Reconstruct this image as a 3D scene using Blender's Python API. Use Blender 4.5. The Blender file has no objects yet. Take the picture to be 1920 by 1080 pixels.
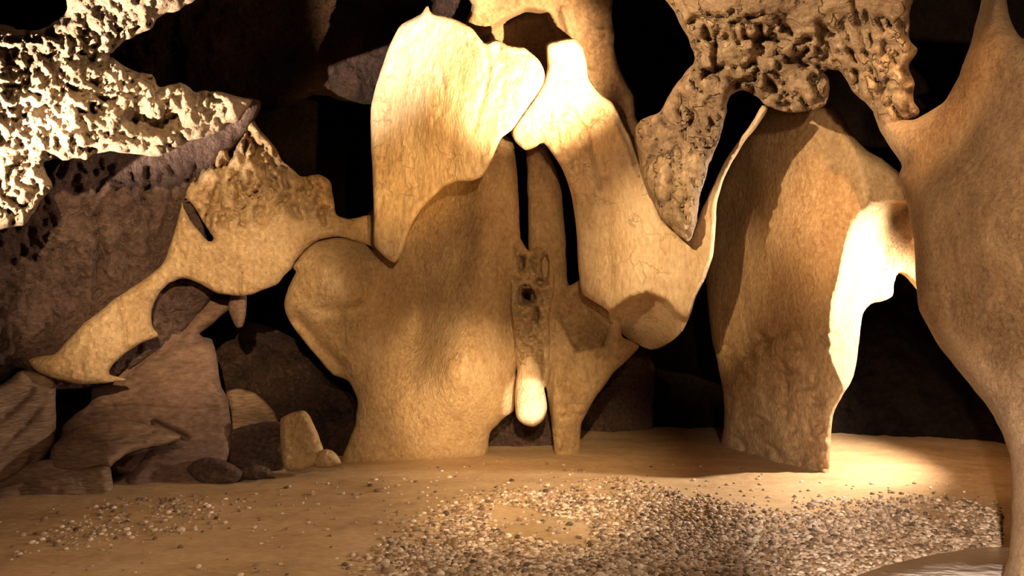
import bpy, math, random
import numpy as np
from mathutils import Vector

random.seed(7); RNG = np.random.default_rng(7)
F = 1663.0                     # focal length in pixels of the 1920 px frame
CAM = np.array([0.0, 0.0, 1.5])
scene = bpy.context.scene
C = scene.collection

# ------------------------------------------------------------------ camera, world, lamps
cd = bpy.data.cameras.new('camera'); cam = bpy.data.objects.new('camera', cd); C.objects.link(cam)
cam.location = CAM; cam.rotation_euler = (math.pi / 2, 0, 0)
cd.sensor_width = 36; cd.lens = 36 * F / 1920; cd.clip_end = 200
scene.camera = cam
world = bpy.data.worlds.new('cave_air'); scene.world = world; world.use_nodes = True
world.node_tree.nodes['Background'].inputs[0].default_value = (0.55, 0.36, 0.33, 1)
world.node_tree.nodes['Background'].inputs[1].default_value = 0.0
vs = scene.view_settings
vs.view_transform = 'Standard'; vs.look = 'None'; vs.gamma = 1; vs.use_curve_mapping = False
vs.exposure = 0.25

def P(x, y, d):
    return Vector((CAM[0] + (x - 960) / F * d, CAM[1] + d, CAM[2] - (y - 540) / F * d))

def spot(name, loc, target, power, color, angle, blend=0.5, radius=0.05):
    l = bpy.data.lights.new(name, 'SPOT'); l.energy = power; l.color = color
    l.spot_size = math.radians(angle); l.spot_blend = blend; l.shadow_soft_size = radius
    o = bpy.data.objects.new(name, l); C.objects.link(o); o.location = loc
    o.rotation_euler = (Vector(target) - Vector(loc)).to_track_quat('-Z', 'Y').to_euler()
    return o
def point(name, loc, power, color, radius=0.1):
    l = bpy.data.lights.new(name, 'POINT'); l.energy = power; l.color = color; l.shadow_soft_size = radius
    o = bpy.data.objects.new(name, l); C.objects.link(o); o.location = loc
    return o

WARM = (1.0, 0.70, 0.36)
PALE = (1.0, 0.82, 0.62)
# lamps beyond the frame or behind rock; several are added to brighten single areas
spot('lamp_curtain', (2.3, 3.2, 0.9), P(1005, 140, 7.0), 14000, WARM, 19, 1.0, 0.03)
spot('lamp_curtain_low', (1.2, 0.6, 1.6), P(755, 290, 7.3), 2300, (1.0, .56, .17), 14, 1.0, 0.04)
spot('lamp_ceiling', (-3.4, 3.0, 0.8), P(40, 215, 5.0), 7500, PALE, 41, 0.8, 0.03)
spot('fill_main', (0.8, -0.6, 3.0), P(860, 520, 7.5), 1000, WARM, 27, 0.9, 0.06)  # added general warm fill from above the camera
spot('lamp_mound', (0.9, 1.6, 0.5), P(865, 730, 7.5), 1900, WARM, 14, 1.0, 0.05)
spot('lamp_foot', (2.0, 2.8, 0.35), P(1000, 755, 7.6), 2600, PALE, 5, 0.6, 0.02)
spot('lamp_arm', (-1.5, 0.9, 3.4), P(1240, 460, 7.2), 2500, WARM, 13, 1.0, 0.04)
spot('lamp_right', (3.9, 7.0, 1.5), P(1600, 620, 7.4), 650, PALE, 120, 0.6, 0.05)
spot('lamp_pillar', (1.7, 2.0, 4.1), P(1600, 420, 7.2), 1000, (1.0, .50, .17), 17, 1.0, 0.04)
spot('lamp_roof', (-2.4, 2.5, 3.2), P(1400, 60, 6.2), 2100, (1.0, .72, .42), 30, 0.6, 0.03)
spot('lamp_flank', (1.2, -0.4, 2.6), P(1960, 360, 4.8), 1300, (1.0, .68, .38), 34, 1.0, 0.08)
spot('lamp_fin', (-0.6, 0.2, 3.2), P(330, 500, 7.0), 2700, WARM, 23, 0.9, 0.04)
spot('lamp_gravel', (1.0, 1.3, 1.2), P(1740, 1010, 5.2), 1000, (1.0, .80, .60), 34, 0.9, 0.04)
spot('fill_boulders', (-1.2, 0.0, 1.5), P(170, 860, 6.4), 170, (1.0, .66, .46), 26, 1.0, 0.05)  # unseen fill added to lift the left boulders
spot('fill_front', (-0.6, -0.4, 3.2), P(640, 1090, 4.4), 750, (1.0, .72, .42), 46, 1.0, 0.05)  # added behind the camera to brighten the foreground floor
spot('lamp_sand', (0.2, 1.0, 2.9), P(990, 890, 7.2), 1900, WARM, 24, 1.0, 0.06)
point('fill_camera', (-0.4, -0.6, 2.2), 34, (1.0, 0.66, 0.62), 0.25)  # soft pinkish fill added near the camera, no lamp of the place

# ------------------------------------------------------------------ numpy noise
_perm = RNG.permutation(256); _perm = np.concatenate([_perm, _perm, _perm])
_g = RNG.normal(size=(256, 3)); _g /= np.linalg.norm(_g, axis=1)[:, None]
def perlin(p):
    p = np.asarray(p, float); i = np.floor(p).astype(int); f = p - i; i &= 255
    u = f * f * f * (f * (f * 6 - 15) + 10)
    out = 0
    for dx in (0, 1):
        for dy in (0, 1):
            for dz in (0, 1):
                h = _perm[_perm[_perm[(i[:, 0] + dx) & 255] + ((i[:, 1] + dy) & 255)] + ((i[:, 2] + dz) & 255)]
                g = _g[h & 255]
                d = g[:, 0] * (f[:, 0] - dx) + g[:, 1] * (f[:, 1] - dy) + g[:, 2] * (f[:, 2] - dz)
                w = (u[:, 0] if dx else 1 - u[:, 0]) * (u[:, 1] if dy else 1 - u[:, 1]) * (u[:, 2] if dz else 1 - u[:, 2])
                out = out + d * w
    return out * 1.6
def fbm(p, scale, octaves=4, gain=0.5, ridged=False, seed=0):
    p = np.asarray(p, float) * scale + seed * 17.31
    a, s, t = 1.0, 0, 0
    for _ in range(octaves):
        n = perlin(p)
        if ridged: n = 1 - 2 * np.abs(n)
        s = s + a * n; t += a; a *= gain; p = p * 2.03 + 5.1
    return s / t

# ------------------------------------------------------------------ materials
def rock_mat(name, cols, scale=1.0, stretch=(1, 1, 1), bump=0.4, bump_scale=14, pits=0.0, pit_scale=20, rough=0.85,
             cracks=0.0, crack_scale=3.0, crack_col=None, bump_dist=0.03, spec=0.3):
    m = bpy.data.materials.new(name); m.use_nodes = True; nt = m.node_tree; N = nt.nodes; L = nt.links
    b = N['Principled BSDF']; b.inputs['Roughness'].default_value = rough
    b.inputs['Specular IOR Level'].default_value = spec
    tc = N.new('ShaderNodeTexCoord'); mp = N.new('ShaderNodeMapping'); mp.inputs['Scale'].default_value = stretch
    L.new(tc.outputs['Object'], mp.inputs[0])
    n1 = N.new('ShaderNodeTexNoise'); n1.inputs['Scale'].default_value = 1.3 * scale; n1.inputs['Detail'].default_value = 6
    n1.inputs['Roughness'].default_value = 0.6
    n2 = N.new('ShaderNodeTexNoise'); n2.inputs['Scale'].default_value = 17 * scale; n2.inputs['Detail'].default_value = 8
    n2.inputs['Roughness'].default_value = 0.65
    for n in (n1, n2): L.new(mp.outputs[0], n.inputs['Vector'])
    mx = N.new('ShaderNodeMix'); mx.data_type = 'FLOAT'; mx.inputs[0].default_value = 0.5
    L.new(n1.outputs[0], mx.inputs[2]); L.new(n2.outputs[0], mx.inputs[3])
    r = N.new('ShaderNodeValToRGB'); el = r.color_ramp.elements
    pos = np.linspace(0.34, 0.66, len(cols))
    el[0].position = pos[0]; el[0].color = (*cols[0], 1); el[1].position = pos[-1]; el[1].color = (*cols[-1], 1)
    for q, c in zip(pos[1:-1], cols[1:-1]):
        e = el.new(q); e.color = (*c, 1)
    L.new(mx.outputs[0], r.inputs[0]); col = r.outputs[0]
    hb = N.new('ShaderNodeTexNoise'); hb.inputs['Scale'].default_value = bump_scale; hb.inputs['Detail'].default_value = 9
    hb.inputs['Roughness'].default_value = 0.68; L.new(mp.outputs[0], hb.inputs['Vector'])
    h = hb.outputs[0]
    if pits:
        v = N.new('ShaderNodeTexVoronoi'); v.inputs['Scale'].default_value = pit_scale; v.feature = 'F1'
        wv = N.new('ShaderNodeMix'); wv.data_type = 'VECTOR'; wv.inputs[0].default_value = 0.12
        L.new(mp.outputs[0], wv.inputs[4]); L.new(hb.outputs[1], wv.inputs[5]); L.new(wv.outputs[1], v.inputs['Vector'])
        mm = N.new('ShaderNodeMath'); mm.operation = 'MULTIPLY_ADD'; mm.inputs[1].default_value = pits
        L.new(v.outputs['Distance'], mm.inputs[0]); L.new(h, mm.inputs[2]); h = mm.outputs[0]
    if cracks:
        v = N.new('ShaderNodeTexVoronoi'); v.feature = 'DISTANCE_TO_EDGE'; v.inputs['Scale'].default_value = crack_scale
        wn = N.new('ShaderNodeTexNoise'); wn.inputs['Scale'].default_value = 4; wn.inputs['Detail'].default_value = 5
        L.new(tc.outputs['Object'], wn.inputs['Vector'])
        wv = N.new('ShaderNodeMix'); wv.data_type = 'VECTOR'; wv.inputs[0].default_value = 0.35
        L.new(tc.outputs['Object'], wv.inputs[4]); L.new(wn.outputs[1], wv.inputs[5]); L.new(wv.outputs[1], v.inputs['Vector'])
        mk = N.new('ShaderNodeTexNoise'); mk.inputs['Scale'].default_value = 3.3; mk.inputs['Detail'].default_value = 3; L.new(tc.outputs['Object'], mk.inputs['Vector'])
        ma = N.new('ShaderNodeMath'); ma.operation = 'MULTIPLY_ADD'; ma.inputs[1].default_value = .6; ma.inputs[2].default_value = -.29; ma.use_clamp = True
        L.new(mk.outputs[0], ma.inputs[0])
        sm = N.new('ShaderNodeMath'); sm.operation = 'ADD'; L.new(v.outputs['Distance'], sm.inputs[0]); L.new(ma.outputs[0], sm.inputs[1])
        cr = N.new('ShaderNodeMapRange'); cr.inputs['From Min'].default_value = -0.01; cr.inputs['From Max'].default_value = 0.035
        L.new(sm.outputs[0], cr.inputs[0])
        ad = N.new('ShaderNodeMath'); ad.operation = 'MULTIPLY_ADD'; ad.inputs[1].default_value = cracks
        L.new(cr.outputs[0], ad.inputs[0]); L.new(h, ad.inputs[2]); h = ad.outputs[0]
        if crack_col:
            cm = N.new('ShaderNodeMix'); cm.data_type = 'RGBA'; cm.inputs[6].default_value = (*crack_col, 1)
            L.new(cr.outputs[0], cm.inputs[0]); L.new(col, cm.inputs[7]); col = cm.outputs[2]
    bp = N.new('ShaderNodeBump'); bp.inputs['Strength'].default_value = bump; bp.inputs['Distance'].default_value = bump_dist
    L.new(h, bp.inputs['Height']); L.new(bp.outputs[0], b.inputs['Normal'])
    L.new(col, b.inputs['Base Color'])
    return m

M = {
 'tan': rock_mat('tan_limestone', [(.29, .165, .08), (.48, .315, .165), (.62, .445, .26)], scale=1.6, stretch=(1.2, 1.2, .8), bump=.8, bump_scale=20, pits=.45, pit_scale=34),
 'pale': rock_mat('pale_flowstone', [(.40, .26, .13), (.62, .45, .28), (.76, .62, .45)], scale=1.5, stretch=(1.4, 1.4, .6), bump=.6,
                  bump_scale=18, cracks=.25, crack_scale=5, crack_col=(.40, .27, .16), pits=.35, pit_scale=24),
 'rough': rock_mat('pitted_rock', [(.13, .075, .05), (.38, .26, .165), (.56, .42, .29)], scale=1.8, bump=1.0, bump_scale=17, pits=.9, pit_scale=24,
                   bump_dist=.06),
 'ribbed': rock_mat('ribbed_limestone', [(.26, .15, .075), (.47, .31, .165), (.60, .43, .26)], scale=1.6, bump=.85, bump_scale=18, pits=.5, pit_scale=26),
 'ceil': rock_mat('cracked_ceiling_rock', [(.22, .14, .085), (.42, .29, .18), (.55, .41, .26)], scale=1.8, bump=.9, bump_scale=10, pits=.45, pit_scale=14,
                   bump_dist=.07, cracks=.9, crack_scale=5.0, crack_col=(.10, .06, .04)),
 'brown': rock_mat('brown_rock', [(.07, .04, .03), (.15, .09, .068), (.23, .15, .11)], scale=1.4, stretch=(.7, .7, 1.6), bump=.7, pits=.3),
 'mauve': rock_mat('mauve_rock', [(.07, .036, .028), (.17, .10, .08), (.28, .175, .145)], scale=1.8, bump=1.0, bump_scale=14, pits=1.3, pit_scale=18, bump_dist=.06),
 'dark': rock_mat('unlit_dark_rock', [(.006, .004, .003), (.014, .009, .007), (.024, .015, .011)], bump=.8, pits=.5, spec=.05),  # near-black colour stands in for cave depths the light never reaches
 'umber_shade': rock_mat('umber_shade_rock', [(.015, .007, .005), (.06, .029, .02), (.12, .06, .042)], scale=2, bump=1, pits=1.2, pit_scale=16, bump_dist=.06),  # reddish rock darkened in colour to pass for unlit roof and hollow
 'flank': rock_mat('speckled_limestone', [(.17, .105, .065), (.40, .265, .16), (.54, .39, .25)], scale=2.2, bump=.7, bump_scale=26, pits=.45, pit_scale=36),
 'layered': rock_mat('layered_rock', [(.10, .06, .042), (.24, .155, .10), (.42, .29, .18)], scale=1.4, stretch=(.5, .5, 3.2), bump=.9, bump_scale=12, pits=.2),
 'dimmed_rim': rock_mat('dimmed_rim_rock', [(.08, .047, .026), (.18, .11, .06), (.25, .165, .10)], scale=1.8, bump=.6, bump_scale=20, pits=.3, pit_scale=24),  # rim limestone darkened in colour, in place of weaker light on it
 'sand': rock_mat('damp_sand', [(.32, .20, .105), (.46, .31, .17), (.56, .40, .24)], scale=1.6, stretch=(.6, 1.6, 1), bump=.45, bump_scale=26,
                  bump_dist=.02),
}

# ------------------------------------------------------------------ mesh tools
def smooth_poly(pts, closed=True, sub=5):
    p = np.array(pts, float); n = len(p); out = []
    for i in range(n):
        a, b, c, d = p[(i - 1) % n], p[i], p[(i + 1) % n], p[(i + 2) % n]
        for k in range(sub):
            t = k / sub
            q = 0.5 * ((2 * b) + (c - a) * t + (2 * a - 5 * b + 4 * c - d) * t * t + (3 * b - a - 3 * c + d) * t ** 3)
            lin = b + (c - b) * t
            out.append(0.65 * q + 0.35 * lin)
    return np.array(out)
def roughen(poly, amp, seed):
    q = np.c_[poly / 38.0, np.full(len(poly), seed * 3.7)]
    dx = fbm(q, 1, 3, .6); q[:, 2] += 40; dy = fbm(q, 1, 3, .6)
    return poly + np.c_[dx, dy] * amp
def dist_seg(P2, A, B):
    """distance, nearest point and arc parameter of points P2 to segments A->B (open polyline list)"""
    best = np.full(len(P2), 1e9); near = P2.copy()
    for a, b in zip(A, B):
        ab = b - a; L2 = max(ab @ ab, 1e-9)
        t = np.clip(((P2 - a) @ ab) / L2, 0, 1)
        q = a + t[:, None] * ab
        d = np.hypot(*(P2 - q).T)
        m = d < best
        best[m] = d[m]; near[m] = q[m]
    return best, near
def inside(P2, poly):
    x, y = P2.T; r = np.zeros(len(P2), bool); n = len(poly)
    for i in range(n):
        x1, y1 = poly[i]; x2, y2 = poly[(i + 1) % n]
        if y1 == y2: continue
        c = ((y1 > y) != (y2 > y)) & (x < (x2 - x1) * (y - y1) / (y2 - y1) + x1)
        r ^= c
    return r
def tps(ctrl, P2):
    c = np.array(ctrl, float); X = c[:, :2] / 500; n = len(c); Q = P2 / 500
    if n < 4:
        w = 1 / (np.hypot(Q[:, None, 0] - X[None, :, 0], Q[:, None, 1] - X[None, :, 1]) + .05) ** 2
        return (w * c[:, 2]).sum(1) / w.sum(1)
    def U(r): return r * r * np.log(r + 1e-6)
    K = U(np.hypot(X[:, None, 0] - X[None, :, 0], X[:, None, 1] - X[None, :, 1])) + 0.02 * np.eye(n)
    Pm = np.c_[np.ones(n), X]; A = np.zeros((n + 3, n + 3)); A[:n, :n] = K; A[:n, n:] = Pm; A[n:, :n] = Pm.T
    s = np.linalg.solve(A, np.r_[c[:, 2], 0, 0, 0])
    R = U(np.hypot(Q[:, None, 0] - X[None, :, 0], Q[:, None, 1] - X[None, :, 1]))
    v = R @ s[:n] + s[n] + Q @ s[n + 1:]
    return np.clip(v, c[:, 2].min() - .4, c[:, 2].max() + .4)

def mesh_obj(name, V, Fc, mat, parent=None, origin=None, smooth=True):
    V = np.asarray(V, float)
    if origin is None:
        origin = np.array([(V[:, 0].min() + V[:, 0].max()) / 2, (V[:, 1].min() + V[:, 1].max()) / 2, V[:, 2].min()])
    me = bpy.data.meshes.new(name); W = V - origin
    Fc = np.asarray(Fc, np.int32); k = Fc.shape[1]
    me.vertices.add(len(W)); me.vertices.foreach_set('co', W.ravel())
    me.loops.add(Fc.size); me.loops.foreach_set('vertex_index', Fc.ravel())
    me.polygons.add(len(Fc)); me.polygons.foreach_set('loop_start', np.arange(len(Fc), dtype=np.int32) * k)
    me.polygons.foreach_set('loop_total', np.full(len(Fc), k, np.int32))
    me.polygons.foreach_set('use_smooth', np.full(len(Fc), smooth))
    me.materials.append(mat); me.update(calc_edges=True); me.validate()
    o = bpy.data.objects.new(name, me); C.objects.link(o)
    if parent is not None:
        o.parent = parent; o.location = Vector(origin) - parent.location
    else:
        o.location = origin
    return o
def tag(o, label=None, cat=None, group=None, kind=None):
    if label: o['label'] = label
    if cat: o['category'] = cat
    if group: o['group'] = group
    if kind: o['kind'] = kind
    return o

def rock(name, poly, ctrl, mat, step=5, round_px=45, round_m=0.18, back=0.35, rough=0.03, rscale=2.5, ridged=0.0, fine=0.006,
         stretch=(1, 1, 1), edge=3, grooves=(), bumps=(), slopes=(), holes=(), zones=(), strokes=(), seed=1, parent=None, sub=5):
    """a solid rock: outline in the frame, front surface depth from control points, rounded rims, real thickness behind"""
    pl = roughen(smooth_poly(poly, sub=sub), edge, seed)
    hl = [roughen(smooth_poly(h, sub=sub), edge, seed + 9 + i) for i, h in enumerate(holes)]
    x0, y0 = pl.min(0) - step; x1, y1 = pl.max(0) + step
    gx = np.arange(x0, x1 + step, step); gy = np.arange(y0, y1 + step, step); nx, ny = len(gx), len(gy)
    G = np.stack(np.meshgrid(gx, gy), -1).reshape(-1, 2)
    ins = inside(G, pl)
    for h in hl: ins &= ~inside(G, h)
    I = ins.reshape(ny, nx)
    cell = I[:-1, :-1] | I[1:, :-1] | I[:-1, 1:] | I[1:, 1:]
    used = np.zeros((ny, nx), bool)
    used[:-1, :-1] |= cell; used[1:, :-1] |= cell; used[:-1, 1:] |= cell; used[1:, 1:] |= cell
    idx = np.full((ny, nx), -1); idx[used] = np.arange(used.sum())
    Q = G[used.ravel()]; inn = ins[used.ravel()]
    A = [pl]; B = [np.roll(pl, -1, 0)]
    for h in hl: A.append(h); B.append(np.roll(h, -1, 0))
    A = np.concatenate(A); B = np.concatenate(B)
    dist, near = dist_seg(Q, A, B)
    Q = np.where(inn[:, None], Q, near); dist = np.where(inn, dist, 0)
    D = tps(ctrl, Q)
    for (n_, sx0, sy0, sx1, sy1, ln, w_, dp_, ang, jit) in strokes:      # short gashes and pores in the stone
        r_ = np.random.default_rng(seed * 31 + n_)
        for _ in range(n_):
            p = np.array([r_.uniform(sx0, sx1), r_.uniform(sy0, sy1)]); a_ = math.radians(ang + r_.uniform(-jit, jit)); pts_ = [p]
            for k_ in range(3):
                p = p + np.array([math.cos(a_), math.sin(a_)]) * ln * r_.uniform(.2, .45); a_ += r_.uniform(-.9, .9); pts_.append(p)
            pts_ = np.array(pts_); lo = pts_.min(0) - 3 * w_; hi = pts_.max(0) + 3 * w_
            sel = np.where(((Q > lo) & (Q < hi)).all(1))[0]
            if len(sel) == 0: continue
            dd, _n = dist_seg(Q[sel], pts_[:-1], pts_[1:]); D[sel] += dp_ * r_.uniform(.4, 1) * np.exp(-(dd / w_) ** 2)
    for sp, sx, sy, *st in slopes:                      # a facet that turns away: recedes by sx (m/100px) rightwards, sy downwards
        sp = np.array(sp, float); m = inside(Q, sp)
        dd, _ = dist_seg(Q[m], sp, np.roll(sp, -1, 0))
        xs = Q[m]; y = xs[:, 1]; lx = np.full(len(xs), 1e9); ty = np.full(len(xs), 1e9); rx = np.full(len(xs), -1e9)
        for i in range(len(sp)):
            (ax, ay), (bx, by) = sp[i], sp[(i + 1) % len(sp)]
            if ay != by:
                t = (y - ay) / (by - ay); ok = (t >= 0) & (t <= 1); X = ax + t * (bx - ax)
                lx = np.where(ok, np.minimum(lx, X), lx); rx = np.where(ok, np.maximum(rx, X), rx)
            if ax != bx:
                t = (xs[:, 0] - ax) / (bx - ax); ok = (t >= 0) & (t <= 1); Y = ay + t * (by - ay)
                ty = np.where(ok, np.minimum(ty, Y), ty)
        add = np.zeros(len(xs)) + (st[0] * np.clip(dd / 10, 0, 1) if st else 0)
        if sx > 0: add += np.minimum(sx * (xs[:, 0] - lx) / 100, st[1] if len(st) > 1 else 9)
        if sx < 0: add += -sx * (rx - xs[:, 0]) / 100
        if sy > 0: add += sy * (y - ty) / 100
        D[m] += add
    for pts, w, dep in grooves:
        p = smooth_poly(pts, sub=4)[: -4] if len(pts) > 2 else np.array(pts, float)
        dd, _ = dist_seg(Q, p[:-1], p[1:])
        D += dep * np.exp(-(dd / w) ** 2)
    for cx, cy, rx, ry, amp in bumps:
        D += amp * np.exp(-(((Q[:, 0] - cx) / rx) ** 2 + ((Q[:, 1] - cy) / ry) ** 2))
    t = np.clip(dist / round_px, 0, 1); prof = np.sqrt(np.clip(1 - (1 - t) ** 2, 0, 1))
    def unproj(Q, D): return np.c_[(Q[:, 0] - 960) / F * D, D, CAM[2] - (Q[:, 1] - 540) / F * D]
    W = unproj(Q, D) * np.array(stretch)
    n = rough * fbm(W, rscale, 4, .5, seed=seed)
    if ridged: n = n + ridged * (fbm(W, rscale * 2.2, 4, .55, ridged=True, seed=seed + 3) - .4)
    n = n + fine * fbm(W, 16, 3, .6, seed=seed + 5)
    for cx, cy, rx, ry, amp, sc in zones:          # patches of craggier rock
        k = amp * np.exp(-(((Q[:, 0] - cx) / rx) ** 2 + ((Q[:, 1] - cy) / ry) ** 2) ** 1.5)
        n = n + k * (fbm(W, sc, 4, .6, ridged=True, seed=seed + 8) - .35)
    fade = np.clip(dist / 14, 0, 1)
    Df = D + round_m * (1 - prof) - n * fade
    t2 = np.clip(dist / (round_px * 1.3), 0, 1); prof2 = np.sqrt(np.clip(1 - (1 - t2) ** 2, 0, 1))
    Db = D + round_m + back * prof2
    Db = np.maximum(Db, Df + .0)
    c = np.argwhere(cell); a = idx[c[:, 0], c[:, 1]]; b = idx[c[:, 0], c[:, 1] + 1]; d = idx[c[:, 0] + 1, c[:, 1] + 1]; e = idx[c[:, 0] + 1, c[:, 1]]
    Ff = np.c_[a, e, d, b]
    nF = len(Q)
    bmap = np.where(inn, np.arange(nF) + nF, np.arange(nF))      # rim vertices shared by front and back
    Fb = np.c_[bmap[a], bmap[b], bmap[d], bmap[e]]
    V = np.concatenate([unproj(Q, Df), unproj(Q, Db)])
    Fa = np.concatenate([Ff, Fb])
    use = np.unique(Fa); re = np.full(len(V), -1); re[use] = np.arange(len(use))
    return mesh_obj(name, V[use], re[Fa], M[mat] if isinstance(mat, str) else mat, parent)

# ------------------------------------------------------------------ the setting
def grid_sheet(name, fn, nu, nv, mat, kind='structure'):
    u, v = np.meshgrid(np.linspace(0, 1, nu), np.linspace(0, 1, nv)); V = fn(u.ravel(), v.ravel())
    i = np.arange(nu * nv).reshape(nv, nu)
    Fc = np.c_[i[:-1, :-1].ravel(), i[:-1, 1:].ravel(), i[1:, 1:].ravel(), i[1:, :-1].ravel()]
    return tag(mesh_obj(name, V, Fc, M[mat]), kind=kind)

def floor_z(X, Y):
    q = np.c_[X, Y, np.zeros_like(X)]
    px = 960 + X / np.maximum(Y, .5) * F; py = 540 + 1.5 / np.maximum(Y, .5) * F
    z = .025 * fbm(q, .8, 3) + .008 * fbm(q, 5, 3)
    # stream bed: a shallow trough in front of the sand bank
    bank = np.interp(px, [0, 500, 760, 900, 1130, 1260, 1400, 1600, 1900], [1040, 1010, 975, 925, 905, 925, 950, 930, 935])
    t = np.clip((py - bank) / 45, 0, 1); t = t * t * (3 - 2 * t)
    z = z - .07 * t * np.clip((px - 560) / 300, 0, 1)
    tongue = np.exp(-(((px - 1040) / 75) ** 2 + ((py - 985) / 28) ** 2))
    z = z + .06 * tongue
    # lift on the left beneath the boulders
    z = z + .05 * np.clip((420 - px) / 400, 0, 1) * np.clip((Y - 5.6) / 1.0, 0, 1)
    return z
def floor_fn(u, v):
    Y = 1.2 + (12.6 - 1.2) * v ** 1.35; X = (u - .5) * 13
    return np.c_[X, Y, floor_z(X, Y)]
grid_sheet('floor', floor_fn, 520, 460, 'sand')

def back_fn(u, v):
    X = (u - .5) * 14; Z = -.3 + 6.6 * v
    q = np.c_[X, np.zeros_like(X), Z]
    return np.c_[X, 11.6 + .8 * fbm(q, .5, 5) - .1 * X * X / 10, Z]
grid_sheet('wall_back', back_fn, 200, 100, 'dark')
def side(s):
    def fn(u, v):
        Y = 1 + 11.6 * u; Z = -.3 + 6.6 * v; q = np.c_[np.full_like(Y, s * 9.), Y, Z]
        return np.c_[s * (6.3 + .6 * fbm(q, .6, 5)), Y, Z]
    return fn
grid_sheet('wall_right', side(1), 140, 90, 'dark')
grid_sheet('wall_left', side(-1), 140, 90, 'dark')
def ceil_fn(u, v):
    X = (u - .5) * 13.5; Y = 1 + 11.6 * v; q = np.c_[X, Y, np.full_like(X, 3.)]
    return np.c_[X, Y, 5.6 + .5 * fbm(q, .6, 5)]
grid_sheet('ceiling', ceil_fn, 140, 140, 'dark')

# ------------------------------------------------------------------ the big rock masses
# rough wall upper left, with the dark pocket in its corner
o = rock('craggy_overhang', [(-70, 60), (0, 46), (35, 58), (75, 56), (105, 40), (125, 15), (132, -60), (390, -60), (360, 5), (300, 30), (275, 55), (225, 80), (212, 108), (240, 130), (280, 138), (300, 160),
     (345, 158), (370, 175), (420, 172), (470, 188), (448, 222), (400, 250), (360, 262), (300, 290), (215, 285), (160, 297), (105, 300), (82, 308), (95, 345), (70, 385), (40, 420), (-70, 418)],
     [(0, 60, 5.2), (0, 200, 4.9), (0, 400, 5.3), (200, 150, 5.3), (200, 280, 5.6), (450, 200, 6.3), (330, 0, 5.6), (150, -50, 5.2)],
     'rough', rough=.10, rscale=2.2, ridged=.035, fine=.06, strokes=[(300, -60, 60, 450, 420, 26, 4, .09, 60, 60), (500, -60, 40, 450, 420, 10, 3.4, .07, 60, 80)], zones=[(150, 220, 260, 200, .05, 14)], round_px=26, round_m=.15, back=.5, edge=12, seed=11, step=4,
     grooves=[([(250, 225), (300, 235), (325, 215)], 16, .3)])
tag(o, 'craggy pale overhang at upper left, blazing under a floodlight', 'cave rock')
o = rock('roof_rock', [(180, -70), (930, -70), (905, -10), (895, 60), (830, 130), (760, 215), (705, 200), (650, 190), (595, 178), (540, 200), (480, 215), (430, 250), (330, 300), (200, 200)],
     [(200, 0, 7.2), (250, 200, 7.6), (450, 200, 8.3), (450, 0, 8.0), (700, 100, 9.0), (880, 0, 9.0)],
     'umber_shade', rough=.16, rscale=1.4, ridged=.12, fine=.03, round_px=26, round_m=.15, back=.5, edge=8, seed=18)
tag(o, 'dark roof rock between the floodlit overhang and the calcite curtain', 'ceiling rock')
o = rock('side_rock', [(-80, 330), (60, 350), (150, 260), (300, 240), (430, 185), (490, 190), (470, 240), (420, 300), (380, 360), (385, 440), (420, 520), (330, 640), (200, 720), (90, 730),
     (40, 690), (10, 712), (-80, 800)],
     [(0, 430, 6.0), (0, 700, 6.5), (200, 330, 6.4), (330, 440, 7.15), (230, 560, 6.9), (100, 660, 6.65), (460, 215, 7.4), (400, 560, 7.4)],
     'mauve', strokes=[(420, -60, 300, 420, 720, 18, 4.5, .07, 100, 35)], rough=.10, rscale=1.8, ridged=.03, fine=.022, round_px=24, round_m=.12, back=.5, edge=5, seed=12,
     grooves=[([(180, 440), (190, 470), (183, 520), (180, 560)], 7, .12)])
tag(o, 'mauve brown pitted rock face sloping above the smooth tan fin', 'cave rock')
o = rock('rock_fin', [(340, 388), (346, 378), (352, 352), (378, 315), (405, 268), (432, 238), (462, 212), (490, 245), (512, 272), (528, 300), (548, 318), (566, 332), (596, 326), (618, 338), (626, 372), (630, 402),
     (655, 410), (690, 404), (735, 400), (735, 430), (722, 472), (704, 474), (690, 460), (640, 444), (602, 448), (572, 468), (553, 490), (545, 505), (535, 514), (518, 534), (487, 547), (451, 555), (410, 552),
     (384, 537), (358, 524), (335, 523), (316, 531), (300, 547), (290, 565), (284, 585), (286, 612), (296, 630), (262, 645), (236, 662), (216, 680), (203, 700), (238, 712), (176, 721), (145, 720), (104, 711),
     (67, 695), (54, 676), (78, 668), (104, 663), (130, 636), (156, 608), (207, 567), (223, 555), (290, 510), (311, 484), (324, 442)],
     [(340, 395, 6.95), (104, 695, 6.45), (60, 680, 6.5), (210, 620, 6.6), (330, 480, 6.95), (450, 510, 7.1), (560, 450, 7.35), (640, 425, 7.6), (710, 430, 7.95), (280, 600, 6.85), (460, 220, 7.5), (540, 340, 7.5), (400, 330, 7.2), (450, 420, 7.1)],
     'ribbed', holes=[[(340, 377), (351, 372), (367, 393), (386, 424), (401, 449), (391, 453), (370, 430), (350, 402)]], rough=.035, rscale=2.2, fine=.012, stretch=(1, 1, .5), round_px=16, round_m=.07, back=.25, edge=3, seed=14, step=4,
     strokes=[(110, 360, 245, 640, 400, 30, 4, .13, 100, 35), (60, 150, 420, 560, 680, 16, 3, .02, 90, 30)], zones=[(470, 320, 120, 95, .13, 6.0), (600, 360, 60, 50, .08, 8.0)],
     grooves=[([(223, 560), (233, 610), (236, 660)], 4, .05), ([(451, 500), (449, 556)], 3, .03),
              ([(455, 240), (430, 300), (400, 380), (390, 430)], 6, .13), ([(465, 250), (455, 310), (440, 400)], 5, .10), ([(470, 250), (500, 320), (540, 380), (555, 400)], 7, .13)])
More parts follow.
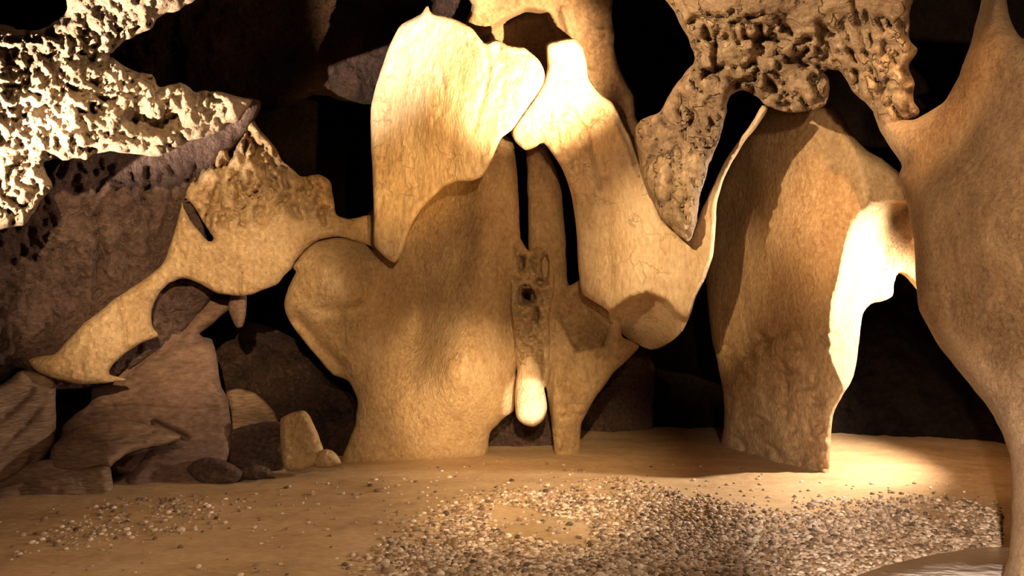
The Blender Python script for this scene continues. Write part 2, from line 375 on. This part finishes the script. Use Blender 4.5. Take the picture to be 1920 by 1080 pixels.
tag(o, 'smooth tan rock fin with ribbed peak, sweeping down to a tip', 'rock fin')

o = rock('spur', [(438, 540), (462, 540), (461, 590), (455, 612), (444, 614), (436, 600), (428, 575)],
     [(450, 580, 7.3)], 'brown', rough=.02, round_px=14, round_m=.06, back=.08, edge=2, seed=16, step=3)
tag(o, 'small hanging rock spur at the mouth of the black hollow', 'rock spur')

# central mound
o = rock('flowstone_mound', [(545, 500), (560, 478), (580, 455), (602, 447), (640, 443), (680, 455), (702, 470), (690, 400), (760, 350), (850, 290), (930, 245), (958, 262), (968, 300), (972, 360),
     (974, 420), (975, 480), (973, 530), (978, 560), (990, 600), (990, 640), (976, 665), (968, 690), (965, 740), (962, 772), (948, 781), (932, 797), (918, 812), (915, 850), (900, 868),
     (800, 880), (700, 884), (645, 890), (638, 868), (652, 830), (665, 795), (669, 748), (653, 714), (622, 702), (596, 670), (570, 640), (546, 610), (533, 575), (540, 541), (556, 508)],
     [(620, 500, 7.35), (700, 520, 7.55), (600, 640, 7.6), (650, 800, 7.7), (645, 870, 7.55), (780, 860, 7.75), (900, 850, 7.95), (850, 700, 7.45), (880, 560, 7.55), (780, 560, 7.8),
      (930, 400, 7.7), (850, 400, 7.65), (930, 270, 7.9), (760, 450, 7.9), (705, 410, 8.15), (800, 330, 7.95), (730, 680, 7.75), (950, 640, 7.75)],
     'tan', rough=.05, rscale=1.8, fine=.006, stretch=(1, 1, .5), round_px=26, round_m=.12, back=.5, edge=3, seed=21, step=4,
     strokes=[(120, 560, 350, 970, 860, 18, 3.2, .016, 95, 50)],
     bumps=[(865, 710, 75, 100, -.26), (630, 520, 70, 65, -.10), (780, 610, 42, 80, .34), (850, 400, 60, 90, .16), (905, 430, 26, 120, -.1), (700, 740, 60, 80, -.08), (960, 560, 20, 60, .1)],
     grooves=[([(690, 500), (700, 540), (680, 575), (640, 580), (600, 575)], 9, .035), ([(645, 585), (643, 630), (650, 660)], 4, .05), ([(560, 600), (600, 650), (640, 690)], 12, .1),
              ([(949, 700), (947, 770)], 3, .03)])
tag(o, 'broad tan flowstone mound in the middle, swelling to the sand', 'flowstone mound')
mound = o
o = rock('calcite_tongue', [(970, 690), (980, 668), (996, 660), (1010, 684), (1018, 715), (1026, 765), (1019, 788), (1002, 800), (984, 797), (968, 782), (965, 740)],
     [(1000, 740, 7.62), (990, 690, 7.72), (1000, 790, 7.7)], 'pale', rough=.02, round_px=22, round_m=.13, back=.15, edge=1, seed=22, step=3)
tag(o, 'white calcite tongue hanging over the square hollow in the middle', 'flowstone tongue')

o = rock('crumbly_seam', [(958, 400), (972, 440), (990, 470), (1012, 462), (1032, 480), (1040, 540), (1030, 600), (1032, 660), (1030, 720), (1000, 735), (970, 700), (962, 640), (956, 560), (955, 470)],
     [(995, 480, 7.75), (995, 600, 7.62), (995, 700, 7.8)], 'ribbed', rough=.03, ridged=.05, rscale=5, fine=.03, round_px=10, round_m=.08, back=.3, edge=3, seed=23, step=3,
     zones=[(995, 560, 50, 150, .17, 12)],
     bumps=[(988, 556, 12, 12, .8), (1022, 500, 6, 22, .5), (978, 495, 7, 12, .3), (1012, 530, 10, 6, .25), (1005, 590, 6, 18, .25), (1012, 680, 5, 30, .15)])
tag(o, 'crumbly seam of dark pockets running down beside the mound', 'rock seam')

o = rock('rock_column', [(985, 240), (1012, 250), (1030, 290), (1045, 325), (1054, 370), (1058, 420), (1062, 480), (1066, 535), (1100, 520), (1165, 560), (1165, 627), (1180, 637), (1198, 649),
     (1183, 668), (1150, 700), (1122, 738), (1104, 765), (1091, 792), (1088, 820), (1086, 862), (1042, 866), (1038, 840), (1034, 790), (1026, 745), (1020, 700), (1012, 640), (1000, 600), (994, 540),
     (992, 480), (990, 400), (988, 330)],
     [(1020, 300, 8.0), (1020, 450, 7.95), (1080, 560, 7.95), (1190, 648, 8.0), (1060, 700, 7.75), (1060, 850, 7.95), (1120, 690, 7.85)],
     'tan', strokes=[(110, 1000, 540, 1180, 850, 20, 3.5, .035, 110, 60)], rough=.05, rscale=3, ridged=.02, fine=.02, round_px=22, round_m=.12, back=.35, edge=3, seed=24, step=4,
     slopes=[([(1040, 545), (1100, 535), (1150, 600), (1130, 650), (1080, 660), (1050, 600)], 0, .45)],
     grooves=[([(1035, 700), (1030, 760), (1034, 800)], 5, .1)])
tag(o, 'slender tan rock column, flaring at mid height, beside the square hollow', 'rock column')

o = rock('hollow_rock', [(880, 750), (1060, 750), (1065, 870), (870, 870)],
     [(920, 800, 8.45), (1040, 800, 8.45), (920, 860, 8.4)], 'mauve', rough=.05, round_px=20, round_m=.1, back=.3, seed=25)
tag(o, 'dark rock at the back of the square hollow under the tongue', 'cave rock')

# the bright drapery and the arch arm
o = rock('calcite_curtain', [(740, 492), (720, 482), (703, 462), (701, 440), (700, 378), (697, 300), (695, 267), (695, 204), (709, 147), (729, 89), (747, 53), (762, 40), (790, 26), (802, 10), (810, 25),
     (849, 33), (884, 53), (907, 80), (929, 74), (951, 84), (982, 89), (1009, 111), (1021, 136), (1018, 158), (1002, 184), (982, 213), (960, 244), (941, 258), (930, 280), (918, 307), (904, 330),
     (884, 339), (856, 341), (831, 352), (812, 370), (787, 396), (769, 430), (753, 474)],
     [(800, 60, 7.45), (705, 250, 7.7), (712, 450, 7.4), (745, 480, 7.4), (850, 200, 7.15), (930, 160, 6.98), (1000, 140, 6.98), (900, 300, 7.12), (790, 330, 7.4)],
     'pale', strokes=[(170, 690, 40, 1010, 480, 26, 3.0, .016, 100, 40)], rough=.035, rscale=2.2, fine=.010, stretch=(1, 1, .6), round_px=9, round_m=.06, back=.35, edge=2, seed=31, step=4,
     grooves=[([(905, 85), (915, 140), (880, 260)], 5, .025), ([(1000, 184), (982, 215), (962, 240)], 5, .03), ([(850, 60), (862, 150), (845, 250), (850, 330)], 10, .012), ([(930, 80), (945, 150), (915, 230)], 8, .012), ([(790, 60), (780, 180), (775, 300)], 8, .012)])
tag(o, 'great white and golden calcite curtain hanging at the top of the arch', 'calcite curtain')

o = rock('limestone_arch', [(1024, 84), (1049, 75), (1075, 72), (1091, 89), (1100, 120), (1103, 148), (1124, 176), (1148, 193), (1162, 220), (1184, 262), (1200, 310), (1225, 360), (1240, 410),
     (1262, 430), (1285, 452), (1302, 425), (1318, 388), (1340, 342), (1362, 298), (1392, 255), (1415, 222), (1430, 198), (1441, 204), (1424, 232), (1398, 264), (1375, 300), (1355, 340),
     (1345, 380), (1341, 430), (1337, 480), (1323, 520), (1306, 556), (1293, 594), (1280, 620), (1258, 641), (1228, 655), (1212, 654), (1197, 647), (1168, 628), (1146, 606), (1140, 583),
     (1115, 566), (1091, 550), (1084, 500), (1080, 430), (1072, 370), (1058, 325), (1040, 294), (1018, 268), (1004, 276), (986, 282), (968, 268), (958, 246), (980, 214), (1001, 184), (1018, 156), (1027, 128)],
     [(1060, 100, 7.2), (1060, 200, 7.3), (1120, 350, 7.55), (1120, 500, 7.7), (1200, 350, 7.3), (1220, 500, 7.25), (1300, 500, 7.15), (1220, 640, 7.4), (1360, 310, 7.0), (1430, 205, 6.75), (990, 260, 7.45)],
     'pale', strokes=[(60, 970, 190, 1110, 300, 22, 3.5, .035, 80, 80), (50, 1080, 300, 1300, 600, 22, 3, .012, 95, 35)], rough=.05, rscale=2, fine=.012, stretch=(1, 1, .5), round_px=12, round_m=.07,
     zones=[(1030, 240, 60, 40, .07, 9)], back=.3, edge=2, seed=32, step=4,
     slopes=[([(1140, 583), (1180, 555), (1215, 545), (1250, 560), (1275, 590), (1300, 595), (1240, 670), (1150, 640)], 0, 1.0, .22)],
     grooves=[([(1058, 205), (1085, 225), (1105, 260), (1118, 310), (1125, 360)], 5, .06), ([(1040, 152), (1075, 148), (1100, 142)], 2.5, .03), ([(990, 225), (1030, 232), (1075, 240)], 6, .04),
              ([(1150, 215), (1180, 275), (1200, 340)], 3, .04), ([(1138, 340), (1140, 450), (1142, 550)], 9, .05)],
     bumps=[(1030, 250, 60, 30, .06)])
tag(o, 'pale arm of the arch ending in a rounded lobe and thin ridge', 'rock arch')

# ceiling right
o = rock('ceiling_vault', [(850, -70), (884, 8), (873, 40), (862, 75), (880, 140), (930, 190), (1040, 200), (1120, 240), (1190, 340), (1222, 350), (1225, 300), (1212, 250), (1192, 216), (1188, 178), (1173, 151), (1153, 102), (1149, 49), (1130, -60)],
     [(880, 20, 7.5), (1000, -20, 7.3), (1000, 150, 7.7), (1100, 100, 7.5), (1160, 200, 7.45), (1200, 300, 7.3)],
     'dimmed_rim', rough=.06, rscale=2.2, fine=.015, round_px=14, round_m=.08, back=.4, edge=5, seed=42, step=4,
     slopes=[([(868, 85), (900, 62), (935, 38), (985, 12), (1030, 22), (1050, 60), (1062, 120), (1045, 190), (870, 190)], 0, -0.0, .5)],
     grooves=[([(1058, 20), (1075, 80), (1108, 150), (1150, 220)], 9, -.07), ([(1098, 35), (1112, 45), (1130, 52)], 3, .04)])
tag(o, 'tan rock rim arching over the calcite curtain beside the black gap', 'ceiling rock')
o = rock('roof_rock', [(1222, -70), (1262, 20), (1290, 70), (1303, 116), (1280, 140), (1262, 165), (1240, 205), (1205, 222), (1190, 240), (1196, 290), (1205, 340), (1222, 375), (1238, 412), (1260, 430), (1275, 442), (1289, 453), (1298, 443), (1308, 402),
     (1313, 368), (1330, 310), (1350, 258), (1362, 210), (1368, 180), (1397, 170), (1422, 184), (1440, 200), (1484, 211), (1520, 208), (1548, 196), (1556, 170), (1554, 148), (1538, 129), (1560, 128), (1578, 136),
     (1600, 172), (1638, 212), (1690, 290), (1760, 300), (1740, 240), (1690, 231), (1716, 220), (1722, 208), (1712, 188), (1716, 156), (1702, 124), (1720, 95), (1703, 67), (1711, 0), (1725, -70)],
     [(1200, 250, 7.1), (1285, 440, 6.75), (1300, 250, 6.7), (1450, 190, 6.5), (1550, 130, 6.2), (1400, 0, 5.7), (1700, 220, 5.9), (1690, 0, 5.4), (1100, -40, 6.8), (1740, 270, 6.0)],
     'ceil', strokes=[(90, 1230, 30, 1560, 200, 34, 4.5, .13, 20, 70), (80, 1200, 200, 1350, 440, 24, 4, .09, 70, 50), (50, 1560, 20, 1710, 220, 30, 4.5, .1, 60, 40)], rough=.12, rscale=1.5, ridged=.03, fine=.02, zones=[(1440, 110, 170, 90, .12, 5.5), (1270, 330, 60, 110, .08, 7.0), (1660, 160, 60, 80, .07, 7.0)], round_px=26, round_m=.14, back=.5, edge=6, seed=41, step=5,
     grooves=[([(1330, 28), (1370, 42), (1425, 48), (1430, 70), (1480, 80)], 5, .12), ([(1290, 65), (1310, 75), (1345, 70)], 6, .15), ([(1372, 150), (1390, 170), (1378, 190)], 6, .1),
              ([(1345, 60), (1340, 110), (1350, 150)], 5, .1), ([(1600, 0), (1620, 80), (1640, 140)], 5, .05)])
tag(o, 'wide cracked tan ceiling rock with a pointed hanging wedge', 'ceiling rock')

# right pillar with the bright facet
o = rock('rock_pillar', [(1392, 262), (1415, 225), (1440, 200), (1500, 195), (1552, 190), (1582, 222), (1598, 250), (1630, 284), (1660, 300), (1700, 340), (1730, 430), (1740, 560), (1720, 545), (1700, 520), (1684, 513),
     (1677, 530), (1674, 554), (1655, 564), (1634, 570), (1620, 585), (1614, 610), (1610, 650), (1600, 705), (1580, 740), (1562, 778), (1557, 830), (1555, 870), (1552, 900), (1520, 905), (1450, 890), (1356, 850), (1358, 800), (1356, 740),
     (1345, 680), (1336, 640), (1326, 560), (1322, 480), (1330, 400), (1350, 330)],
     [(1480, 260, 7.5), (1360, 400, 8.5), (1345, 600, 8.4), (1440, 450, 7.7), (1360, 820, 8.35), (1545, 880, 7.15), (1550, 700, 7.1), (1500, 500, 7.25), (1570, 420, 7.15), (1600, 300, 7.3), (1640, 350, 7.15), (1700, 450, 7.15), (1450, 860, 7.7)],
     'tan', rough=.06, rscale=1.8, fine=.012, stretch=(1, 1, .6), round_px=20, round_m=.1, back=1.5, edge=3, seed=51, step=4,
     slopes=[([(1668, 376), (1636, 382), (1609, 404), (1596, 427), (1585, 455), (1573, 515), (1558, 570), (1554, 640), (1560, 678), (1572, 705), (1600, 760), (1800, 760), (1800, 376)], .95, 0, 0, .72)],
     strokes=[(120, 1340, 620, 1560, 890, 22, 4.5, .05, 30, 40)])
tag(o, 'stout orange pillar with a bright facet, standing on the sand', 'rock pillar')

o = rock('arch_pillar', [(1636, 200), (1649, 244), (1672, 280), (1692, 308), (1685, 335), (1700, 380), (1713, 450), (1717, 515), (1723, 580), (1755, 640), (1800, 700), (1846, 755), (1880, 815), (1892, 850), (1897, 900), (1896, 980),
     (1892, 1040), (1884, 1110), (2080, 1110), (2080, -70), (1935, -70), (1925, 68), (1907, 64), (1893, 30), (1880, -40), (1850, -70), (1838, 10), (1822, 71), (1798, 140), (1771, 190), (1736, 213), (1712, 224), (1680, 222)],
     [(1690, 260, 5.9), (1720, 500, 5.45), (1760, 350, 5.3), (1860, 780, 4.9), (1910, 1000, 4.45), (1850, 450, 4.8), (1850, 100, 5.1), (2000, 500, 4.5), (2000, 0, 4.8), (2000, 1000, 4.3)],
     'flank', rough=.07, rscale=1.6, fine=.012, round_px=36, round_m=.22, back=.6, edge=3, seed=52, step=5)
tag(o, 'huge smooth brown rock flank curving down to a narrow foot', 'rock pillar')

# rocks far behind
o = rock('far_rock', [(1085, 800), (1100, 740), (1150, 690), (1200, 650), (1230, 690), (1225, 760), (1222, 815), (1150, 830), (1080, 830)],
     [(1150, 750, 9.3), (1200, 700, 9.4), (1150, 810, 9.2)], 'mauve', rough=.12, round_px=30, round_m=.2, back=.4, seed=61)
tag(o, 'dim mauve rock far behind between the column and the pillar', 'cave rock')
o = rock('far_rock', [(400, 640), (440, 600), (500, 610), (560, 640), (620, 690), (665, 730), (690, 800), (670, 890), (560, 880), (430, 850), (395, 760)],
     [(450, 700, 8.3), (550, 700, 8.5), (640, 800, 8.0), (500, 850, 7.9)], 'umber_shade', rough=.14, ridged=.12, fine=.05, strokes=[(60, 400, 600, 690, 860, 30, 6, .15, 45, 60)], round_px=30, round_m=.2, back=.4, seed=62)
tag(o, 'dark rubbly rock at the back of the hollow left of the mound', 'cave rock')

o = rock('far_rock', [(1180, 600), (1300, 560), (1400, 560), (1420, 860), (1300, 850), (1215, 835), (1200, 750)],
     [(1250, 700, 9.7), (1380, 700, 9.8), (1300, 840, 9.4)], 'dark', rough=.15, round_px=30, round_m=.2, back=.4, seed=63)  # added to cover the lit floor and back wall with black
tag(o, 'added black rock standing in for deep shade behind the left edge of the orange pillar', 'cave rock')
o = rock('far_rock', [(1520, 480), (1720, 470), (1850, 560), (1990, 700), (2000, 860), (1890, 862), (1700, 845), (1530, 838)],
     [(1600, 700, 9.4), (1850, 750, 9.0), (1600, 830, 9.1), (1890, 850, 8.4)], 'dark', rough=.15, ridged=.05, round_px=30, round_m=.2, back=.4, seed=64)  # put in to keep the gap under the flank black
tag(o, 'added near black rock standing in for the dark in the gap under the arch pillar', 'cave rock')

# ------------------------------------------------------------------ boulders on the left
B = [
 ('boulder', [(172, 728), (205, 716), (216, 700), (232, 682), (262, 656), (280, 640), (284, 600), (290, 568), (303, 548), (330, 537), (362, 540), (385, 552), (420, 557), (450, 557), (436, 573), (410, 598), (382, 620),
   (374, 630), (398, 636), (406, 668), (414, 722), (430, 760), (432, 850), (395, 890), (250, 890), (120, 880), (110, 840), (118, 800), (140, 778), (158, 765), (172, 750)],
   [(300, 720, 6.95), (380, 640, 7.3), (340, 570, 7.5), (440, 560, 7.5), (290, 640, 7.25), (200, 740, 7.0), (400, 800, 7.05), (250, 860, 6.8), (350, 880, 6.85)], 'brown',
   'large grey brown humped boulder below the tan fin, beside the black hollow', 'boulder'),
 ('rock_slab', [(92, 862), (100, 835), (130, 808), (160, 795), (210, 788), (260, 792), (300, 800), (330, 812), (338, 820), (312, 832), (290, 836), (262, 842), (236, 852), (216, 866), (206, 876), (190, 872), (150, 880), (100, 880)],
   [(200, 830, 6.3), (110, 850, 6.45), (320, 818, 6.55), (205, 870, 6.15), (130, 800, 6.6)], 'layered', 'thin layered rock slab with a bright overhanging lip, lower left', 'rock slab'),
 ('rock_block', [(-40, 890), (20, 880), (80, 862), (150, 862), (200, 868), (208, 885), (213, 930), (205, 945), (100, 950), (-60, 955)], [(50, 910, 6.35), (180, 900, 6.4), (0, 930, 6.2)], 'layered',
   'low flat-topped rock under the slab with the bright lip', 'rock'),
 ('rock_block', [(262, 860), (280, 842), (330, 836), (400, 850), (430, 870), (440, 900), (380, 918), (240, 925), (232, 905)], [(300, 880, 6.8), (400, 890, 6.95), (250, 910, 6.65)], 'brown',
   'low brown rock right of the black triangular gap', 'rock'),
 ('boulder', [(-80, 735), (0, 722), (40, 695), (80, 700), (104, 712), (104, 750), (106, 800), (100, 832), (80, 860), (60, 880), (20, 905), (-80, 920)], [(50, 760, 6.4), (0, 850, 6.2), (90, 800, 6.5), (-40, 800, 6.1)], 'layered',
   'striped upright boulder at the far left under the fin tip', 'boulder'),
 ('boulder', [(418, 800), (430, 770), (425, 735), (450, 728), (480, 738), (512, 770), (520, 800), (470, 830), (420, 830)], [(460, 770, 7.5), (500, 800, 7.5), (430, 820, 7.4)], 'layered',
   'small banded brown rock inside the black hollow, above the dark boulder', 'rock'),
 ('boulder', [(408, 840), (425, 812), (470, 795), (510, 790), (535, 800), (545, 850), (530, 880), (470, 885), (420, 870)], [(470, 830, 7.2), (530, 840, 7.3), (430, 860, 7.1)], 'mauve',
   'dark brown boulder left of the pale upright stone', 'boulder'),
 ('standing_stone', [(525, 796), (527, 784), (548, 773), (569, 770), (582, 782), (594, 806), (606, 840), (606, 862), (590, 874), (560, 884), (536, 880), (527, 850)], [(560, 820, 7.05), (590, 860, 7.05), (540, 870, 7.0)], 'tan',
   'pale upright stone on the sand in front of the black hollow', 'stone'),
 ('stone', [(588, 870), (596, 850), (612, 842), (632, 852), (640, 868), (620, 876), (600, 878)], [(615, 862, 7.0)], 'tan', 'small pale stone against the foot of the mound', 'stone'),
 ('stone', [(350, 880), (380, 858), (420, 862), (455, 885), (440, 905), (380, 908)], [(400, 885, 6.75)], 'mauve', 'low rubbly mauve stone in front of the dark brown boulder', 'stone'),
 ('stone', [(450, 880), (475, 870), (505, 878), (515, 892), (480, 898), (455, 895)], [(480, 885, 6.85)], 'mauve', 'small flat dark stone left of the pale upright stone foot', 'stone'),
]
for i, (nm, pl, ct, mt, lab, cat) in enumerate(B):
    big = (max(p[0] for p in pl) - min(p[0] for p in pl)) > 150
    gr = []
    if i == 0: gr = [([(160, 775), (240, 762), (330, 768), (410, 765)], 4, .04), ([(300, 650), (260, 680), (225, 715)], 5, .05), ([(290, 795), (320, 808), (350, 822)], 6, .1), ([(384, 560), (330, 640), (300, 660)], 6, .04)]
    if i == 1: gr = [([(110, 840), (200, 812), (300, 815)], 3, .02), ([(120, 855), (200, 835), (280, 830)], 3, .02)]
    if i == 4: gr = [([(-20, 800), (30, 760), (60, 730)], 8, .05), ([(0, 840), (50, 790), (90, 740)], 8, .05), ([(62, 860), (45, 885), (15, 903)], 5, .1)]
    o = rock(nm, pl, ct, mt, rough=.08 if big else .04, rscale=2, ridged=.02 if big else .01, fine=.012, stretch=(.6, .6, 1.6), round_px=22 if big else 14,
             round_m=.12 if big else .07, back=.4 if big else .15, edge=3, seed=70 + i, step=4 if big else 3, grooves=gr)
    tag(o, lab, cat)

# ------------------------------------------------------------------ pebbles and gravel
def pebble_mat(name, cols):
    m = bpy.data.materials.new(name); m.use_nodes = True; nt = m.node_tree; N = nt.nodes; L = nt.links; b = N['Principled BSDF']
    b.inputs['Roughness'].default_value = .6
    at = N.new('ShaderNodeAttribute'); at.attribute_name = 'tone'; oi = N.new('ShaderNodeObjectInfo')
    ad = N.new('ShaderNodeMath'); ad.operation = 'ADD'; L.new(at.outputs['Fac'], ad.inputs[0]); L.new(oi.outputs['Random'], ad.inputs[1])
    fr = N.new('ShaderNodeMath'); fr.operation = 'FRACT'; L.new(ad.outputs[0], fr.inputs[0])
    r = N.new('ShaderNodeValToRGB'); e = r.color_ramp.elements; e[0].color = (*cols[0], 1); e[1].color = (*cols[-1], 1)
    for k, c in enumerate(cols[1:-1]):
        q = e.new((k + 1) / (len(cols) - 1)); q.color = (*c, 1)
    L.new(fr.outputs[0], r.inputs[0]); L.new(r.outputs[0], b.inputs['Base Color'])
    n = N.new('ShaderNodeTexNoise'); n.inputs['Scale'].default_value = 60; bp = N.new('ShaderNodeBump'); bp.inputs['Strength'].default_value = .4
    bp.inputs['Distance'].default_value = .004
    L.new(n.outputs[0], bp.inputs['Height']); L.new(bp.outputs[0], b.inputs['Normal'])
    return m
PM = pebble_mat('river_pebbles', [(.05, .033, .022), (.30, .19, .11), (.62, .48, .36), (.17, .10, .06), (.78, .66, .56), (.42, .28, .18), (.07, .045, .03)])
import bmesh
def ico():
    bm = bmesh.new(); bmesh.ops.create_icosphere(bm, subdivisions=2, radius=1)
    V = np.array([v.co[:] for v in bm.verts]); Fc = np.array([[v.index for v in f.verts] for f in bm.faces]); bm.free()
    return V, Fc
IV, IF = ico()
def pebble_verts(size, seed, rng):
    s = np.array([1, rng.uniform(.6, .95), rng.uniform(.4, .7)]) * size
    V = IV * (1 + .22 * fbm(IV, 1.1, 2, seed=seed))[:, None]
    a = rng.uniform(0, 6.28); ca, sa = math.cos(a), math.sin(a)
    V = V * s; return np.c_[V[:, 0] * ca - V[:, 1] * sa, V[:, 0] * sa + V[:, 1] * ca, V[:, 2]]
GRAVEL = np.array([(700, 1000), (800, 962), (880, 928), (960, 918), (1060, 908), (1150, 905), (1240, 915), (1330, 938), (1420, 955), (1520, 948), (1640, 932), (1900, 940), (1960, 1100), (560, 1100), (620, 1040)], float)
TONGUE = np.array([(930, 940), (1010, 945), (1090, 960), (1112, 985), (1095, 1012), (1020, 1005), (960, 990), (910, 965)], float)
LEFTG = np.array([(60, 990), (200, 930), (300, 912), (400, 920), (520, 935), (440, 980), (300, 1020), (120, 1040), (0, 1070)], float)
def density(px):
    d = np.zeros(len(px))
    e, _ = dist_seg(px, GRAVEL, np.roll(GRAVEL, -1, 0)); g = inside(px, GRAVEL)
    d = np.where(g, np.clip(e / 40, .15, 1), np.exp(-e / 7) * .1)
    right = np.clip((px[:, 0] - 650) / 250, .12, 1)
    d *= right
    d *= np.where(inside(px, TONGUE), .04, 1)
    e, _ = dist_seg(px, LEFTG, np.roll(LEFTG, -1, 0))
    d = np.maximum(d, np.where(inside(px, LEFTG), np.clip(e / 70, 0, 1) * .17, 0))
    d = np.maximum(d, .008)
    return d
def scatter(n, rng, smin, smax):
    pts = []
    while len(pts) < n:
        X = rng.uniform(-4, 3.4, 4000); Y = rng.uniform(3.9, 8.2, 4000)
        px = np.c_[960 + X / Y * F, 540 + 1.5 / Y * F]
        q = np.c_[X, Y, X * 0]
        cl = np.clip(.75 + 1.2 * fbm(q, 2.3, 3, seed=3), .1, 1.3)
        ok = (rng.uniform(0, 1, 4000) < density(px) * cl) & (px[:, 0] > -60) & (px[:, 0] < 1910) & (px[:, 1] < 1120)
        ok &= px[:, 1] > np.interp(px[:, 0], [0, 430, 640, 900, 1100, 1340, 1560, 1900], [950, 925, 893, 864, 868, 872, 908, 890])
        ok &= px[:, 0] < 1878
        ok &= ~inside(px, np.array([(1540, 1130), (1640, 1066), (1760, 1036), (1900, 1022), (1960, 1110)], float))
        for x, y in zip(X[ok], Y[ok]): pts.append((x, y))
    pts = np.array(pts[:n]); s = smin + (smax - smin) * rng.uniform(0, 1, n) ** 2.2
    return pts, s
rng = np.random.default_rng(5)
N_ST = 25000
pts, sz = scatter(N_ST, rng, .007, .022)
zz = floor_z(pts[:, 0], pts[:, 1])
variants = [pebble_verts(1, k, rng) for k in range(40)]
allV = []; tone = []
for i in range(N_ST):
    V = variants[i % 40] * sz[i]; allV.append(V + np.array([pts[i, 0], pts[i, 1], zz[i] + sz[i] * .25])); tone.append(np.full(len(IV), rng.uniform()))
Fc = np.concatenate([IF + i * len(IV) for i in range(N_ST)])
g = mesh_obj('gravel', np.concatenate(allV), Fc, PM)
at = g.data.attributes.new('tone', 'FLOAT', 'POINT'); at.data.foreach_set('value', np.concatenate(tone).astype(np.float32))
tag(g, 'loose river gravel spread over the sand of the cave floor', 'gravel', kind='stuff')
pts, sz = scatter(300, rng, .021, .034)
zz = floor_z(pts[:, 0], pts[:, 1])
protos = []
for k in range(12):
    p = mesh_obj('pebble', pebble_verts(1, 100 + k, rng), IF, PM, origin=np.zeros(3)); protos.append(p)
for i in range(300):
    o = protos[i] if i < 12 else protos[i % 12].copy()
    if i >= 12: C.objects.link(o)
    o.location = (pts[i, 0], pts[i, 1], zz[i] + sz[i] * .3); o.scale = (sz[i],) * 3; o.rotation_euler = (0, 0, rng.uniform(0, 6.28))
    qx = 960 + pts[i, 0] / pts[i, 1] * F; qy = 540 + 1.5 / pts[i, 1] * F
    if qx < 560:
        tag(o, 'river pebble in the loose patch before the grey brown boulders', 'pebble', 'pebbles in the loose patch below the boulders')
    elif qx > 1450:
        tag(o, 'brightly lit river pebble between the orange pillar and the puddle', 'pebble', 'pebbles between the pillar and the puddle')
    elif qy > 985:
        tag(o, 'river pebble in the nearest, thickest part of the gravel bed', 'pebble', 'pebbles at the near edge of the gravel bed')
    else:
        tag(o, 'river pebble in the far part of the gravel bed, towards the mound', 'pebble', 'pebbles at the far edge of the gravel bed')

# puddle at the lower right
wm = bpy.data.materials.new('pale_glare_water'); wm.use_nodes = True; b = wm.node_tree.nodes['Principled BSDF']
b.inputs['Base Color'].default_value = (.80, .74, .74, 1); b.inputs['Roughness'].default_value = .22; b.inputs['IOR'].default_value = 1.33  # pale base colour stands in for the bright reflection on the water
n = wm.node_tree.nodes.new('ShaderNodeTexNoise'); n.inputs['Scale'].default_value = 14
bp = wm.node_tree.nodes.new('ShaderNodeBump'); bp.inputs['Strength'].default_value = .6; bp.inputs['Distance'].default_value = .04
wm.node_tree.links.new(n.outputs[0], bp.inputs['Height']); wm.node_tree.links.new(bp.outputs[0], b.inputs['Normal'])
pp = smooth_poly([(1560, 1110), (1600, 1082), (1670, 1058), (1760, 1038), (1850, 1026), (1930, 1030), (2000, 1060), (1990, 1130), (1760, 1140), (1600, 1135)])
th = len(pp); q = [(x, y) for x, y in pp]
Zw = -.045
X = (pp[:, 0] - 960) / (pp[:, 1] - 540) * (1.5 - Zw); Y = F * (1.5 - Zw) / (pp[:, 1] - 540)
c0 = np.array([X.mean(), Y.mean()])
V = np.concatenate([[[c0[0], c0[1], Zw]], np.c_[X, Y, np.full(th, Zw)], np.c_[X, Y, np.full(th, Zw - .05)], [[c0[0], c0[1], Zw - .05]]])
Fc = []
for i in range(th):
    j = (i + 1) % th
    Fc += [(0, 1 + i, 1 + j), (1 + i, 1 + th + i, 1 + th + j), (1 + i, 1 + th + j, 1 + j), (2 * th + 1, 1 + th + j, 1 + th + i)]
o = mesh_obj('puddle', V, np.array(Fc), wm)
tag(o, 'shallow shining puddle beside the narrow foot of the rock flank', 'puddle')
